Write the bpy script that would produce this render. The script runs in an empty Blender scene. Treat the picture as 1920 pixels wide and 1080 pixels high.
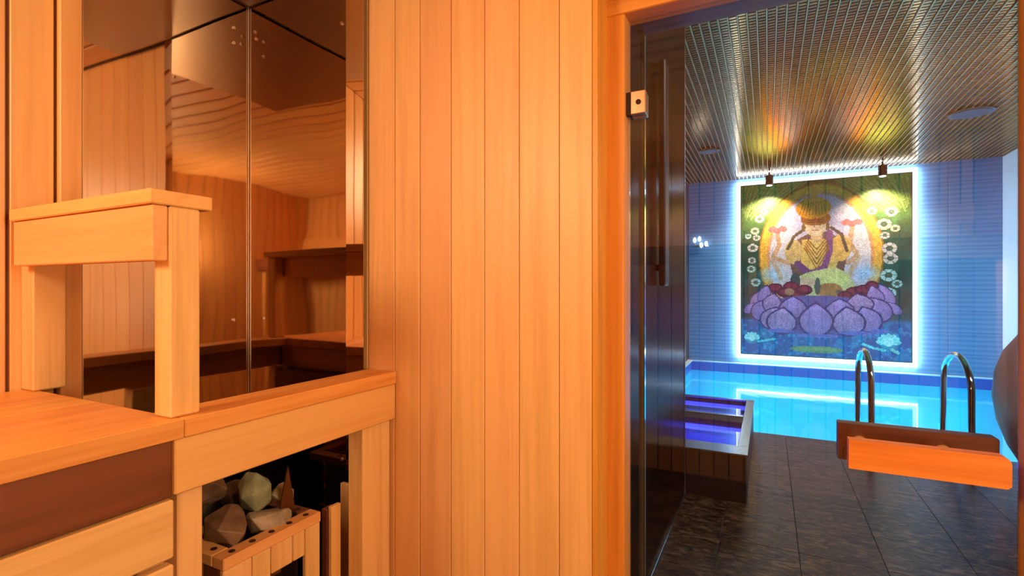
import bpy, bmesh, math, random
import numpy as np
from mathutils import Vector, Matrix
random.seed(7)
S = bpy.context.scene
COL = S.collection
H = 1.28                                   # eye height; floor is z = 0

# ------------------------------------------------------------------ camera
cam = bpy.data.objects.new('camera', bpy.data.cameras.new('camera'))
COL.objects.link(cam)
cam.data.sensor_width = 36.0
cam.data.lens = 950 / 1920 * 36.0
cam.data.clip_start = 0.02
cam.location = (0, 0, H)
cam.rotation_euler = (math.radians(90), 0, math.radians(26.8))
S.camera = cam

# ------------------------------------------------------------------ world, lights, exposure
w = bpy.data.worlds.new('world'); S.world = w; w.use_nodes = True
w.node_tree.nodes['Background'].inputs[0].default_value = (0.05, 0.06, 0.08, 1)
w.node_tree.nodes['Background'].inputs[1].default_value = 0.3
S.view_settings.view_transform = 'Standard'
S.view_settings.look = 'None'
S.view_settings.gamma = 1
S.view_settings.use_curve_mapping = False
S.view_settings.exposure = 0.0
S.cycles.max_bounces = 10
S.cycles.glossy_bounces = 6
S.cycles.transparent_max_bounces = 12
S.cycles.caustics_reflective = False
S.cycles.sample_clamp_indirect = 6.0


def light(name, kind, loc, power, color, aim=None, size=0.3, size_y=None, spot=1.0, blend=0.6, radius=0.05):
    d = bpy.data.lights.new(name, kind)
    d.energy = power; d.color = color
    if kind == 'AREA':
        d.shape = 'RECTANGLE' if size_y else 'DISK'
        d.size = size
        if size_y: d.size_y = size_y
    else:
        d.shadow_soft_size = radius
    if kind == 'SPOT':
        d.spot_size = spot; d.spot_blend = blend
    o = bpy.data.objects.new(name, d); COL.objects.link(o); o.location = loc
    if aim is not None:
        o.rotation_euler = (Vector(aim) - Vector(loc)).to_track_quat('-Z', 'Y').to_euler()
    return o

WARM = (1.0, 0.755, 0.47)
light('sauna_fill', 'AREA', (-1.12, -0.75, 1.95), 16, WARM, (-0.75, 0.95, 1.15), 0.5)  # unseen warm fills added to light the sauna, clear of the mirror views
light('sauna_fill', 'AREA', (0.96, 0.30, 1.75), 12, WARM, (-1.2, 0.35, 1.0), 0.35)
light('sauna_fill', 'AREA', (0.97, -0.05, 1.60), 19, WARM, (0.2, -1.35, 1.85), 0.2)  # added to brighten the rear wall mirrored in the steel
light('sauna_fill', 'AREA', (0.97, -0.05, 1.15), 7, WARM, (-0.7, 1.0, 0.8), 0.22)  # low fill added for the bottom of the front wall
# pool under-water lamps (in the long sides of the basin)
for (x, y, ax) in ((-1.12, 6.3, 3), (-1.12, 8.2, 3), (2.86, 6.3, -3), (2.86, 8.2, -3)):
    light('pool_light', 'AREA', (x, y, -0.75), 27, (0.04, 0.80, 1.0), (x + ax, y, -1.2), 0.3)
light('pool_light', 'AREA', (0.8, 5.06, -0.55), 34, (0.02, 0.80, 1.0), (0.8, 9, -0.75), 2.6, 0.3)
# picture spots (their bodies hang from the lattice ceiling)
SPOTS = ((0.02, 9.02), (1.49, 9.02))
for (x, y) in SPOTS:
    light('picture_light', 'SPOT', (x, y + .02, 2.88), 190, (1.0, 0.90, 0.66), (x, 9.38, 1.7), spot=2.1, blend=1.0, radius=0.02)
# general light of the pool hall (unseen fills added above the deck and by the door)
light('hall_fill', 'AREA', (1.2, 2.4, 3.08), 30, (1.0, 0.82, 0.62), (1.2, 3.6, 0), 0.6)
light('hall_fill', 'AREA', (2.6, 2.2, 3.0), 16, (0.45, 0.62, 1.0), (1.6, 4.0, 0), 0.5)
light('hall_fill', 'SPOT', (1.0, 2.6, 3.0), 190, (0.80, 0.88, 1.0), (2.94, 7.2, 1.7), spot=.55, radius=.05)  # spot added to lighten the white side wall

# ------------------------------------------------------------------ material helpers
def srgb(r, g, b):
    f = lambda c: (c / 255 / 12.92) if c / 255 <= 0.04045 else ((c / 255 + 0.055) / 1.055) ** 2.4
    return (f(r), f(g), f(b), 1)

def newmat(name):
    m = bpy.data.materials.new(name); m.use_nodes = True
    nt = m.node_tree
    return m, nt, nt.nodes, nt.links, nt.nodes['Principled BSDF']

def wood(name, light_c, dark_c, axis, rough=0.42, var=0.22, grain=1.0):
    m, nt, N, L, b = newmat(name)
    tc = N.new('ShaderNodeTexCoord'); oi = N.new('ShaderNodeObjectInfo')
    mp = N.new('ShaderNodeMapping')
    sc = {'x': (1.3, 34, 34), 'y': (34, 1.3, 34), 'z': (34, 34, 1.3)}[axis]
    mp.inputs['Scale'].default_value = sc
    off = N.new('ShaderNodeMath'); off.operation = 'MULTIPLY'; off.inputs[1].default_value = 37.0
    L.new(oi.outputs['Random'], off.inputs[0])
    cmb = N.new('ShaderNodeCombineXYZ')
    for i in range(3): L.new(off.outputs[0], cmb.inputs[i])
    L.new(cmb.outputs[0], mp.inputs['Location'])
    L.new(tc.outputs['Object'], mp.inputs['Vector'])
    n1 = N.new('ShaderNodeTexNoise'); n1.inputs['Scale'].default_value = 1.0
    n1.inputs['Detail'].default_value = 5; n1.inputs['Distortion'].default_value = 0.5
    L.new(mp.outputs[0], n1.inputs['Vector'])
    n2 = N.new('ShaderNodeTexNoise'); n2.inputs['Scale'].default_value = 3.5
    n2.inputs['Detail'].default_value = 4; n2.inputs['Distortion'].default_value = 0.3
    L.new(mp.outputs[0], n2.inputs['Vector'])
    ad = N.new('ShaderNodeMath'); ad.operation = 'ADD'
    ml = N.new('ShaderNodeMath'); ml.operation = 'MULTIPLY'; ml.inputs[1].default_value = 0.45
    L.new(n2.outputs['Fac'], ml.inputs[0]); L.new(n1.outputs['Fac'], ad.inputs[0]); L.new(ml.outputs[0], ad.inputs[1])
    rp = N.new('ShaderNodeValToRGB')
    rp.color_ramp.elements[0].position = 0.52; rp.color_ramp.elements[0].color = dark_c
    rp.color_ramp.elements[1].position = 0.52 + 0.28 / grain; rp.color_ramp.elements[1].color = light_c
    L.new(ad.outputs[0], rp.inputs[0])
    hs = N.new('ShaderNodeHueSaturation')
    vv = N.new('ShaderNodeMapRange'); vv.inputs['To Min'].default_value = 1 - var; vv.inputs['To Max'].default_value = 1 + var * 0.6
    L.new(oi.outputs['Random'], vv.inputs['Value']); L.new(vv.outputs[0], hs.inputs['Value'])
    h2 = N.new('ShaderNodeMath'); h2.operation = 'MULTIPLY'; h2.inputs[1].default_value = 7.3
    h3 = N.new('ShaderNodeMath'); h3.operation = 'FRACT'
    h4 = N.new('ShaderNodeMapRange'); h4.inputs['To Min'].default_value = 0.492; h4.inputs['To Max'].default_value = 0.508
    L.new(oi.outputs['Random'], h2.inputs[0]); L.new(h2.outputs[0], h3.inputs[0]); L.new(h3.outputs[0], h4.inputs['Value'])
    L.new(h4.outputs[0], hs.inputs['Hue'])
    L.new(rp.outputs[0], hs.inputs['Color']); L.new(hs.outputs[0], b.inputs['Base Color'])
    b.inputs['Roughness'].default_value = rough
    bp = N.new('ShaderNodeBump'); bp.inputs['Strength'].default_value = 0.06; bp.inputs['Distance'].default_value = 0.002
    L.new(ad.outputs[0], bp.inputs['Height']); L.new(bp.outputs[0], b.inputs['Normal'])
    return m

def woods(name, lc, dc, **k):
    return {a: wood(f'{name}_{a}', lc, dc, a, **k) for a in 'xyz'}

W_WALL = woods('aspen_cladding', (0.85, 0.485, 0.190, 1), (0.76, 0.40, 0.145, 1), var=0.07)
W_RAIL = woods('alder_rail', (0.86, 0.48, 0.17, 1), (0.76, 0.385, 0.12, 1), var=0.05)
W_BENCH = woods('bench_wood', (0.84, 0.38, 0.10, 1), (0.70, 0.28, 0.06, 1), var=0.05)
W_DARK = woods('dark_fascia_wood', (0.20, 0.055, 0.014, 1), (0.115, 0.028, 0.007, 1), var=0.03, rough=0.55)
W_PALE = woods('pale_pine', (0.86, 0.54, 0.22, 1), (0.72, 0.40, 0.14, 1), var=0.06)
W_FRAME = woods('door_frame_wood', (0.78, 0.33, 0.05, 1), (0.62, 0.23, 0.03, 1), var=0.04)
W_HANDLE = woods('handle_wood', (0.80, 0.26, 0.03, 1), (0.62, 0.17, 0.015, 1), var=0.04)
W_HANDLE_OUT = woods('stained_handle_wood', (0.16, 0.035, 0.012, 1), (0.08, 0.016, 0.006, 1), var=0.04)

def plain(name, col, rough=0.5, metal=0.0, emit=None, estr=0.0, noise=0.0, nscale=20, bump=0.0, spec=None):
    m, nt, N, L, b = newmat(name)
    b.inputs['Base Color'].default_value = col if len(col) == 4 else (*col, 1)
    b.inputs['Roughness'].default_value = rough; b.inputs['Metallic'].default_value = metal
    if spec is not None: b.inputs['Specular IOR Level'].default_value = spec
    if emit:
        b.inputs['Emission Color'].default_value = (*emit[:3], 1); b.inputs['Emission Strength'].default_value = estr
    if noise or bump:
        tc = N.new('ShaderNodeTexCoord'); n = N.new('ShaderNodeTexNoise'); n.inputs['Scale'].default_value = nscale
        n.inputs['Detail'].default_value = 4
        L.new(tc.outputs['Object'], n.inputs['Vector'])
        if noise:
            mx = N.new('ShaderNodeHueSaturation'); mr = N.new('ShaderNodeMapRange')
            mr.inputs['To Min'].default_value = 1 - noise; mr.inputs['To Max'].default_value = 1 + noise
            L.new(n.outputs['Fac'], mr.inputs['Value']); L.new(mr.outputs[0], mx.inputs['Value'])
            mx.inputs['Color'].default_value = col if len(col) == 4 else (*col, 1)
            L.new(mx.outputs[0], b.inputs['Base Color'])
        if bump:
            bp = N.new('ShaderNodeBump'); bp.inputs['Strength'].default_value = bump; bp.inputs['Distance'].default_value = 0.01
            L.new(n.outputs['Fac'], bp.inputs['Height']); L.new(bp.outputs[0], b.inputs['Normal'])
    return m

def glass(name, tint, ior=1.45, rough=0.0, refl=1.0):
    """thin clear sheet: transmits straight through, reflects by Fresnel"""
    m = bpy.data.materials.new(name); m.use_nodes = True
    nt = m.node_tree; N = nt.nodes; L = nt.links
    N.remove(N['Principled BSDF'])
    t = N.new('ShaderNodeBsdfTransparent'); t.inputs[0].default_value = (*tint, 1)
    g = N.new('ShaderNodeBsdfGlossy'); g.inputs['Roughness'].default_value = rough
    g.inputs[0].default_value = (refl, refl, refl, 1)
    f = N.new('ShaderNodeFresnel')
    ge = N.new('ShaderNodeNewGeometry'); mr = N.new('ShaderNodeMapRange')      # same reflectance on the sheet's inner face
    mr.inputs['To Min'].default_value = ior; mr.inputs['To Max'].default_value = 1 / ior
    L.new(ge.outputs['Backfacing'], mr.inputs['Value']); L.new(mr.outputs[0], f.inputs['IOR'])
    mx = N.new('ShaderNodeMixShader')
    L.new(f.outputs[0], mx.inputs[0]); L.new(t.outputs[0], mx.inputs[1]); L.new(g.outputs[0], mx.inputs[2])
    L.new(mx.outputs[0], N['Material Output'].inputs[0])
    return m, nt, f, g

M_GLASS = glass('door_glass', (0.96, 0.97, 0.97), 1.5)[0]
M_SMOKE = glass('smoked_glass', (0.20, 0.17, 0.16), 1.5, rough=0.2, refl=0.26)[0]
M_WATER, wnt, wf, wg = glass('pool_water', (0.2, 0.93, 1.0), 1.33, rough=0.05)
_n = wnt.nodes.new('ShaderNodeTexNoise'); _n.inputs['Scale'].default_value = 2.2; _n.inputs['Detail'].default_value = 2
_t = wnt.nodes.new('ShaderNodeTexCoord'); _b = wnt.nodes.new('ShaderNodeBump')
_b.inputs['Strength'].default_value = 0.05; _b.inputs['Distance'].default_value = 0.05
wnt.links.new(_t.outputs['Object'], _n.inputs['Vector']); wnt.links.new(_n.outputs['Fac'], _b.inputs['Height'])
wnt.links.new(_b.outputs[0], wf.inputs['Normal']); wnt.links.new(_b.outputs[0], wg.inputs['Normal'])

def steel_mat():
    m, nt, N, L, b = newmat('polished_steel_sheet')
    b.inputs['Base Color'].default_value = (0.62, 0.52, 0.42, 1)
    b.inputs['Metallic'].default_value = 1; b.inputs['Roughness'].default_value = 0.035
    tc = N.new('ShaderNodeTexCoord'); n = N.new('ShaderNodeTexNoise'); n.inputs['Scale'].default_value = 2.6
    n.inputs['Detail'].default_value = 0.5
    bp = N.new('ShaderNodeBump'); bp.inputs['Strength'].default_value = 0.11; bp.inputs['Distance'].default_value = 0.03
    L.new(tc.outputs['Object'], n.inputs['Vector']); L.new(n.outputs['Fac'], bp.inputs['Height']); L.new(bp.outputs[0], b.inputs['Normal'])
    return m
M_STEEL = steel_mat()
M_CHROME = plain('chrome', (0.75, 0.78, 0.80), 0.10, 1.0)
M_RIVET = plain('bright_rivet', (0.9, 0.85, 0.8), 0.25, 1.0)
M_COPPER = plain('copper_hinge', (0.85, 0.50, 0.30), 0.28, 1.0)
M_BLACK = plain('black_metal', (0.015, 0.012, 0.012), 0.4)
M_HOLE = plain('dark_hole', (0.03, 0.008, 0.005), 0.8)
M_DARKTILE = plain('dark_glazed_tile', (0.052, 0.036, 0.030), 0.38, noise=0.35, nscale=7)
M_BOXTILE = plain('black_tile_cladding', (0.020, 0.018, 0.018), 0.55)
M_GROUT = plain('dark_grout', (0.05, 0.034, 0.024), 0.9)
M_WHITE = plain('white_wall_paint', (0.80, 0.86, 0.95), 0.5)
M_COPING = plain('white_coping', (0.75, 0.85, 0.92), 0.35)
M_LED = plain('led_strip_white', (0.9, 0.95, 1.0), 0.5, emit=(0.82, 0.92, 1.0), estr=1.6)
M_LED_EDGE = plain('led_strip_edge', (0.9, 0.95, 1.0), 0.5, emit=(0.84, 0.91, 1.0), estr=48.0)
M_BLUE_LED = plain('led_strip_blue', (0.1, 0.1, 0.6), 0.5, emit=(0.16, 0.16, 1.0), estr=3.5)
M_BULB = plain('small_bulb', (1, 0.95, 0.9), 0.3, emit=(1.0, 0.95, 0.95), estr=5.0)
M_DISC = plain('frosted_lamp_disc', (0.10, 0.14, 0.15), 0.3)
M_SHELL = plain('pool_mosaic', (0.05, 0.72, 0.92), 0.35, noise=0.05, nscale=60)
M_BAND = plain('waterline_mosaic', (0.006, 0.13, 0.50), 0.3, noise=0.15, nscale=60)
M_CEIL_PLATE = plain('bronze_cell_plate', (0.52, 0.31, 0.11), 0.15, 1.0)
M_CEIL_RAIL = plain('silver_lattice_rail', (0.68, 0.49, 0.25), 0.35, 0.7)
M_PLENUM = plain('black_plenum', (0.01, 0.01, 0.01), 0.9)
M_CLAY = plain('reddish_clay', (0.85, 0.42, 0.40), 0.5, noise=0.12, nscale=9)
M_STAINRIM = plain('brushed_steel_rim', (0.55, 0.56, 0.55), 0.25, 1.0)
M_BASALT = plain('inner_dark_metal', (0.05, 0.03, 0.02), 0.5, 0.5)
M_HEATMETAL = plain('brown_reflective_metal', (0.16, 0.10, 0.06), 0.3, 1.0)

def walltile_mat():
    m, nt, N, L, b = newmat('blue_ribbed_wall_tile')
    b.inputs['Roughness'].default_value = 0.16
    tc = N.new('ShaderNodeTexCoord'); oi = N.new('ShaderNodeObjectInfo')
    wv = N.new('ShaderNodeTexWave'); wv.bands_direction = 'Z'; wv.inputs['Scale'].default_value = 4.6
    wv.inputs['Distortion'].default_value = 0.4
    L.new(tc.outputs['Object'], wv.inputs['Vector'])
    bp = N.new('ShaderNodeBump'); bp.inputs['Strength'].default_value = 0.12; bp.inputs['Distance'].default_value = 0.004
    L.new(wv.outputs['Fac'], bp.inputs['Height']); L.new(bp.outputs[0], b.inputs['Normal'])
    mx = N.new('ShaderNodeMix'); mx.data_type = 'RGBA'
    mx.inputs[6].default_value = (0.10, 0.23, 0.42, 1); mx.inputs[7].default_value = (0.13, 0.30, 0.53, 1)
    L.new(wv.outputs['Fac'], mx.inputs[0]); L.new(mx.outputs[2], b.inputs['Base Color'])
    return m
M_WALLTILE = walltile_mat()

def slate_mat():
    m, nt, N, L, b = newmat('brown_slate_floor_tile')
    tc = N.new('ShaderNodeTexCoord'); oi = N.new('ShaderNodeObjectInfo')
    mp = N.new('ShaderNodeMapping'); mp.inputs['Scale'].default_value = (1.0, 2.2, 1)
    ml = N.new('ShaderNodeMath'); ml.operation = 'MULTIPLY'; ml.inputs[1].default_value = 50
    L.new(oi.outputs['Random'], ml.inputs[0]); L.new(ml.outputs[0], mp.inputs['Location'])
    L.new(tc.outputs['Object'], mp.inputs['Vector'])
    n = N.new('ShaderNodeTexNoise'); n.inputs['Scale'].default_value = 13; n.inputs['Detail'].default_value = 6
    n.inputs['Distortion'].default_value = 1.2; n.inputs['Roughness'].default_value = 0.62
    L.new(mp.outputs[0], n.inputs['Vector'])
    rp = N.new('ShaderNodeValToRGB'); e = rp.color_ramp.elements
    e[0].position = 0.40; e[0].color = (0.010, 0.007, 0.006, 1)
    e[1].position = 0.66; e[1].color = (0.26, 0.165, 0.10, 1)
    x = e.new(0.52); x.color = (0.080, 0.047, 0.030, 1)
    L.new(n.outputs['Fac'], rp.inputs[0]); L.new(rp.outputs[0], b.inputs['Base Color'])
    b.inputs['Roughness'].default_value = 0.33
    bp = N.new('ShaderNodeBump'); bp.inputs['Strength'].default_value = 0.45; bp.inputs['Distance'].default_value = 0.006
    L.new(n.outputs['Fac'], bp.inputs['Height']); L.new(bp.outputs[0], b.inputs['Normal'])
    return m
M_SLATE = slate_mat()

def stone_mat(name, c1, c2):
    m, nt, N, L, b = newmat(name)
    tc = N.new('ShaderNodeTexCoord'); n = N.new('ShaderNodeTexNoise'); n.inputs['Scale'].default_value = 26
    n.inputs['Detail'].default_value = 5
    rp = N.new('ShaderNodeValToRGB'); rp.color_ramp.elements[0].position = 0.35; rp.color_ramp.elements[1].position = 0.7
    rp.color_ramp.elements[0].color = (*c1, 1); rp.color_ramp.elements[1].color = (*c2, 1)
    L.new(tc.outputs['Object'], n.inputs['Vector']); L.new(n.outputs['Fac'], rp.inputs[0]); L.new(rp.outputs[0], b.inputs['Base Color'])
    b.inputs['Roughness'].default_value = 0.6
    bp = N.new('ShaderNodeBump'); bp.inputs['Strength'].default_value = 0.5; bp.inputs['Distance'].default_value = 0.004
    L.new(n.outputs['Fac'], bp.inputs['Height']); L.new(bp.outputs[0], b.inputs['Normal'])
    return m
ST_GREEN = stone_mat('pale_green_stone', (0.16, 0.19, 0.10), (0.36, 0.40, 0.25))
ST_BROWN = stone_mat('brown_stone', (0.10, 0.055, 0.028), (0.25, 0.15, 0.085))
ST_TAN = stone_mat('tan_grey_stone', (0.24, 0.19, 0.12), (0.50, 0.42, 0.29))
ST_DARK = stone_mat('dark_stone', (0.04, 0.035, 0.025), (0.12, 0.09, 0.06))

# ------------------------------------------------------------------ object helpers
def link(name, me, m, parent=None, loc=(0, 0, 0), rot=(0, 0, 0)):
    o = bpy.data.objects.new(name, me); COL.objects.link(o)
    if m is not None and len(me.materials) == 0: me.materials.append(m)
    if parent is not None: o.parent = parent
    o.location = loc; o.rotation_euler = rot
    return o

def fin(bm, name, m, parent=None, loc=(0, 0, 0), rot=(0, 0, 0), smooth=False):
    bmesh.ops.recalc_face_normals(bm, faces=bm.faces)
    me = bpy.data.meshes.new(name); bm.to_mesh(me); bm.free()
    if smooth:
        for p in me.polygons: p.use_smooth = True
    return link(name, me, m, parent, loc, rot)

def abox(bm, x0, x1, y0, y1, z0, z1, bev=0.0, seg=1):
    r = bmesh.ops.create_cube(bm, size=1)
    vs = r['verts']
    for v in vs:
        v.co = Vector((x0 + (v.co.x + .5) * (x1 - x0), y0 + (v.co.y + .5) * (y1 - y0), z0 + (v.co.z + .5) * (z1 - z0)))
    if bev:
        es = list({e for v in vs for e in v.link_edges})
        bmesh.ops.bevel(bm, geom=es, offset=bev, segments=seg, affect='EDGES', profile=0.5)
    return vs

def box(name, x0, x1, y0, y1, z0, z1, m, parent=None, bev=0.002, seg=1):
    """box object whose origin sits at the centre of its base (in its parent's frame)"""
    cx, cy = (x0 + x1) / 2, (y0 + y1) / 2
    bm = bmesh.new(); abox(bm, x0 - cx, x1 - cx, y0 - cy, y1 - cy, 0, z1 - z0, bev, seg)
    p = parent.matrix_basis.translation if parent is not None else Vector((0, 0, 0))
    if parent is not None and parent.parent is not None: p = p + parent.parent.matrix_basis.translation
    return fin(bm, name, m, parent, (cx - p.x, cy - p.y, z0 - p.z))

def cyl(bm, a, b, r, seg=16, r2=None):
    a = Vector(a); b = Vector(b); d = b - a
    q = d.to_track_quat('Z', 'Y').to_matrix().to_4x4()
    bmesh.ops.create_cone(bm, cap_ends=True, segments=seg, radius1=r, radius2=r if r2 is None else r2, depth=d.length,
                          matrix=Matrix.Translation((a + b) / 2) @ q)

def tag(o, label=None, cat=None, group=None, kind=None):
    if label: o['label'] = label
    if cat: o['category'] = cat
    if group: o['group'] = group
    if kind: o['kind'] = kind
    return o

def empty(name, loc, label=None, cat=None, group=None, kind=None):
    o = bpy.data.objects.new(name, None); COL.objects.link(o); o.location = loc
    return tag(o, label, cat, group, kind)

def copy_tree(o, parent=None):
    c = o.copy(); COL.objects.link(c)
    if parent is not None: c.parent = parent
    for ch in list(o.children): copy_tree(ch, c)
    return c

# ================================================================== SAUNA SHELL
XL, XR, YB, YF, ZC = -1.43, 1.02, -1.35, 1.05, 2.15

def plank(name, w_, t, h, m, bev=0.0018):
    """plank standing up along z, face towards -y, centred on x, back at y = 0"""
    bm = bmesh.new(); abox(bm, -w_ / 2 + 0.0007, w_ / 2 - 0.0007, -t, 0, 0, h, bev)
    me = bpy.data.meshes.new(name); bmesh.ops.recalc_face_normals(bm, faces=bm.faces); bm.to_mesh(me); bm.free()
    me.materials.append(m)
    return me
_pl = {}
def put_plank(parent, a, b, t, h, loc, rotz, m):
    if parent.name != 'wall_front': a += .0028; b -= .0028
    k = (round(b - a, 4), t, h, m.name)
    if k not in _pl: _pl[k] = plank('plank', b - a, t, h, m)
    p = parent.location
    return link('plank', _pl[k], None, parent, (loc[0] - p.x, loc[1] - p.y, loc[2] - p.z), (0, 0, rotz))

T = 0.014
wf_ = empty('wall_front', (0, YF + T, 0), 'front sauna wall of upright orange softwood planks beside the glass door', 'wall', kind='structure')
DX0, DX1, DZ = -0.3377, 0.450, 1.945
box('backing', XL - .1, DX0, YF + T, 1.35, 0, 3.13, M_DARKTILE, wf_, 0)
box('backing', DX1, 3.0, YF + T, 1.35, 0, 3.13, M_DARKTILE, wf_, 0)
box('backing', DX0, DX1, YF + T, 1.35, DZ, 3.13, M_DARKTILE, wf_, 0)
xs = [-0.3377, -0.4138, -0.5125, -0.6046, -0.700, -0.795, -0.876, -0.968]
while xs[-1] - .092 > XL: xs.append(round(xs[-1] - .092, 4))
xs.append(XL)
for a, b in zip(xs[1:], xs[:-1]):
    put_plank(wf_, a, b, T, ZC, ((a + b) / 2, YF + T, 0), 0, W_WALL['z'])
x = DX1
while x < XR - .01:
    b = min(x + .092, XR); put_plank(wf_, x, b, T, ZC, ((x + b) / 2, YF + T, 0), 0, W_WALL['z']); x = b
put_x = DX0
while put_x < DX1 - .01:
    b = min(put_x + .0953, DX1)
    o = put_plank(wf_, put_x, b, T, round(ZC - DZ, 4), ((put_x + b) / 2, YF + T, DZ), 0, W_WALL['z']); put_x = b

wl = empty('wall_left', (XL - T, 0, 0), 'sauna wall of pale orange planks beside the bench and steel sheets', 'wall', kind='structure')
box('backing', XL - .1, XL - T, YB - .05, YF + T, 0, ZC + .05, W_DARK['z'], wl, 0)
ys = [0.555, 0.474]
while ys[-1] - .09 > YB: ys.append(round(ys[-1] - .09, 4))
ys.append(YB); ys = [YF, .96, .87, .78, .69, .60, .555] + ys[1:]
for a, b in zip(ys[1:], ys[:-1]):
    if b <= a: continue
    put_plank(wl, a, b, T, ZC, (XL - T, (a + b) / 2, 0), math.radians(90), W_WALL['z'])
bt = box('cover_strip', XL, XL + .016, .556, .598, 1.0, ZC, W_RAIL['z'], wl)

wr = empty('wall_right', (XR + T, 0, 0), 'sauna wall of upright planks mirrored in the steel sheets', 'wall', kind='structure')
box('backing', XR + T, XR + .1, YB - .05, YF + T, 0, ZC + .05, W_DARK['z'], wr, 0)
y = YB
while y < YF - .01:
    b = min(y + .092, YF); put_plank(wr, y, b, T, ZC, (XR + T, (y + b) / 2, 0), math.radians(-90), W_WALL['z']); y = b
wb = empty('wall_back', (0, YB - T, 0), 'rear sauna wall of upright planks mirrored in the steel sheets', 'wall', kind='structure')
box('backing', XL - .1, XR + .1, YB - .1, YB - T, 0, ZC + .05, W_DARK['z'], wb, 0)
x = XL
while x < XR - .01:
    b = min(x + .092, XR); put_plank(wb, x, b, T, ZC, ((x + b) / 2, YB - T, 0), math.radians(180), W_WALL['z']); x = b

ce = empty('ceiling', (0, 0, ZC), 'plank ceiling of the sauna mirrored in the steel sheets', 'ceiling', kind='structure')
box('backing', XL - .1, XR + .1, YB - .1, YF + T, ZC + T, ZC + .06, W_DARK['x'], ce, 0)
y = YB; _cm = {}
while y < YF - .01:
    b = min(y + .092, YF)
    k = round(b - y, 3)
    if k not in _cm:
        bm = bmesh.new(); abox(bm, XL, XR, -(b - y) / 2 + .005, (b - y) / 2 - .005, 0, T, .002)
        me = bpy.data.meshes.new('plank'); bm.to_mesh(me); bm.free(); me.materials.append(W_WALL['x']); _cm[k] = me
    link('plank', _cm[k], None, ce, (0, (y + b) / 2, 0)); y = b
fl = tag(box('floor', XL - .1, XR + .1, YB - .1, 1.35, -.1, 0, M_SLATE, None, 0), 'dark floor of the sauna below the bench', 'floor', kind='structure')

# ------------------------------------------------------------------ door frame and glass door
tf = empty('trim_1', (0, 1.10, 0), 'orange wooden frame around the glass door', 'door frame', kind='structure')
box('jamb', DX0 + .0005, -0.2864, 1.125, 1.185, 0, DZ, W_FRAME['z'], tf, .005, 2)
box('jamb', 0.382, DX1 - .0005, 1.125, 1.170, 0, DZ, W_FRAME['z'], tf, .005, 2)
box('jamb_lining', DX0 + .0005, DX0 + .012, 1.05, 1.125, 0, DZ, W_FRAME['z'], tf, .001)
box('jamb_lining', 0.438, DX1 - .0005, 1.05, 1.125, 0, DZ, W_FRAME['z'], tf, .001)
box('head', DX0 + .0005, DX1 - .0005, 1.119, 1.187, 1.893, DZ - .0005, W_FRAME['x'], tf, .005, 2)
tb = tag(box('trim_2', DX0, DX0 + .010, 1.192, 1.35, 0, 3.0, M_DARKTILE, None, 0), 'dark tiled reveal behind the sauna door frame', 'reveal', kind='structure')
tc_ = tag(box('trim_3', -0.303, -0.288, 1.338, 1.356, 0, 2.9, M_CHROME, None, .002), 'slim metal corner bead on the tiled door reveal', 'corner bead', kind='structure')

dr = empty('door_1', (-0.28, 1.158, 0.01), 'frameless clear glass sauna door with wooden bar handles', 'door', kind='structure')
gp = box('glass_pane', -0.282, 0.379, 1.1535, 1.1600, 0.01, 1.888, M_GLASS, dr, 0)
def hinge(z):
    h = empty('hinge', (0, 0, 0)); h.parent = dr
    bm = bmesh.new(); bw, bh = .021, .026
    abox(bm, .004, .038, -.0225, -.005, z - bh, z + bh, .002)
    o = fin(bm, 'clamp_plate', M_COPPER, h)
    bm = bmesh.new(); abox(bm, .002, .036, .003, .020, z - bh, z + bh, .002)
    fin(bm, 'clamp_plate', M_COPPER, h)
    bm = bmesh.new(); abox(bm, -.006, .006, -.02, -.004, z - bh, z + bh, .001); fin(bm, 'wall_leaf', M_HOLE, h)
    bm = bmesh.new(); cyl(bm, (.022, -.024, z), (.022, -.022, z), .006, 12); fin(bm, 'screw', M_HOLE, h)
h_z = 1.28 + 346 * 1.14 / 950 - .01
hinge(h_z); hinge(0.25)
# handles: inner bar and outer bar, joined by round spacers through the glass
def hbar(name, x0, x1, y0, y1, z0, z1, m, rnd=.012):
    pts = [(x0, z0), (x1 - rnd * .4, z0), (x1, z0 + rnd * .4), (x1, z1 - rnd)]
    pts += [(x1 - rnd + rnd * math.cos(a * math.pi / 12), z1 - rnd + rnd * math.sin(a * math.pi / 12)) for a in range(1, 6)]
    pts += [(x1 - rnd, z1), (x0, z1)]
    bm = bmesh.new(); p = dr.location
    f = [bm.verts.new((x - p.x, y0 - p.y, z - p.z)) for x, z in pts]; g = [bm.verts.new((x - p.x, y1 - p.y, z - p.z)) for x, z in pts]
    bm.faces.new(f); bm.faces.new(g[::-1])
    for k in range(len(pts)): bm.faces.new((f[k], g[k], g[(k + 1) % len(pts)], f[(k + 1) % len(pts)]))
    return fin(bm, name, m, dr)
hi = hbar('handle', 0.128, 0.345, 1.072, 1.094, 0.960, 1.011, W_HANDLE['x'])
hi['label'] = 'orange wooden inner handle bar'
ho = hbar('handle', 0.123, 0.362, 1.176, 1.204, 0.945, 1.016, W_HANDLE_OUT['x'], .004)
ho['label'] = 'dark reddish wooden outer handle bar'
for xp in (0.158, 0.284):
    bm = bmesh.new(); cyl(bm, (xp + .28, 1.094 - 1.158, .971), (xp + .28, 1.176 - 1.158, .971), .0135, 20)
    sp = fin(bm, 'spacer', W_PALE['y'], dr); sp['label'] = 'round pale wooden spacer'

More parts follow.
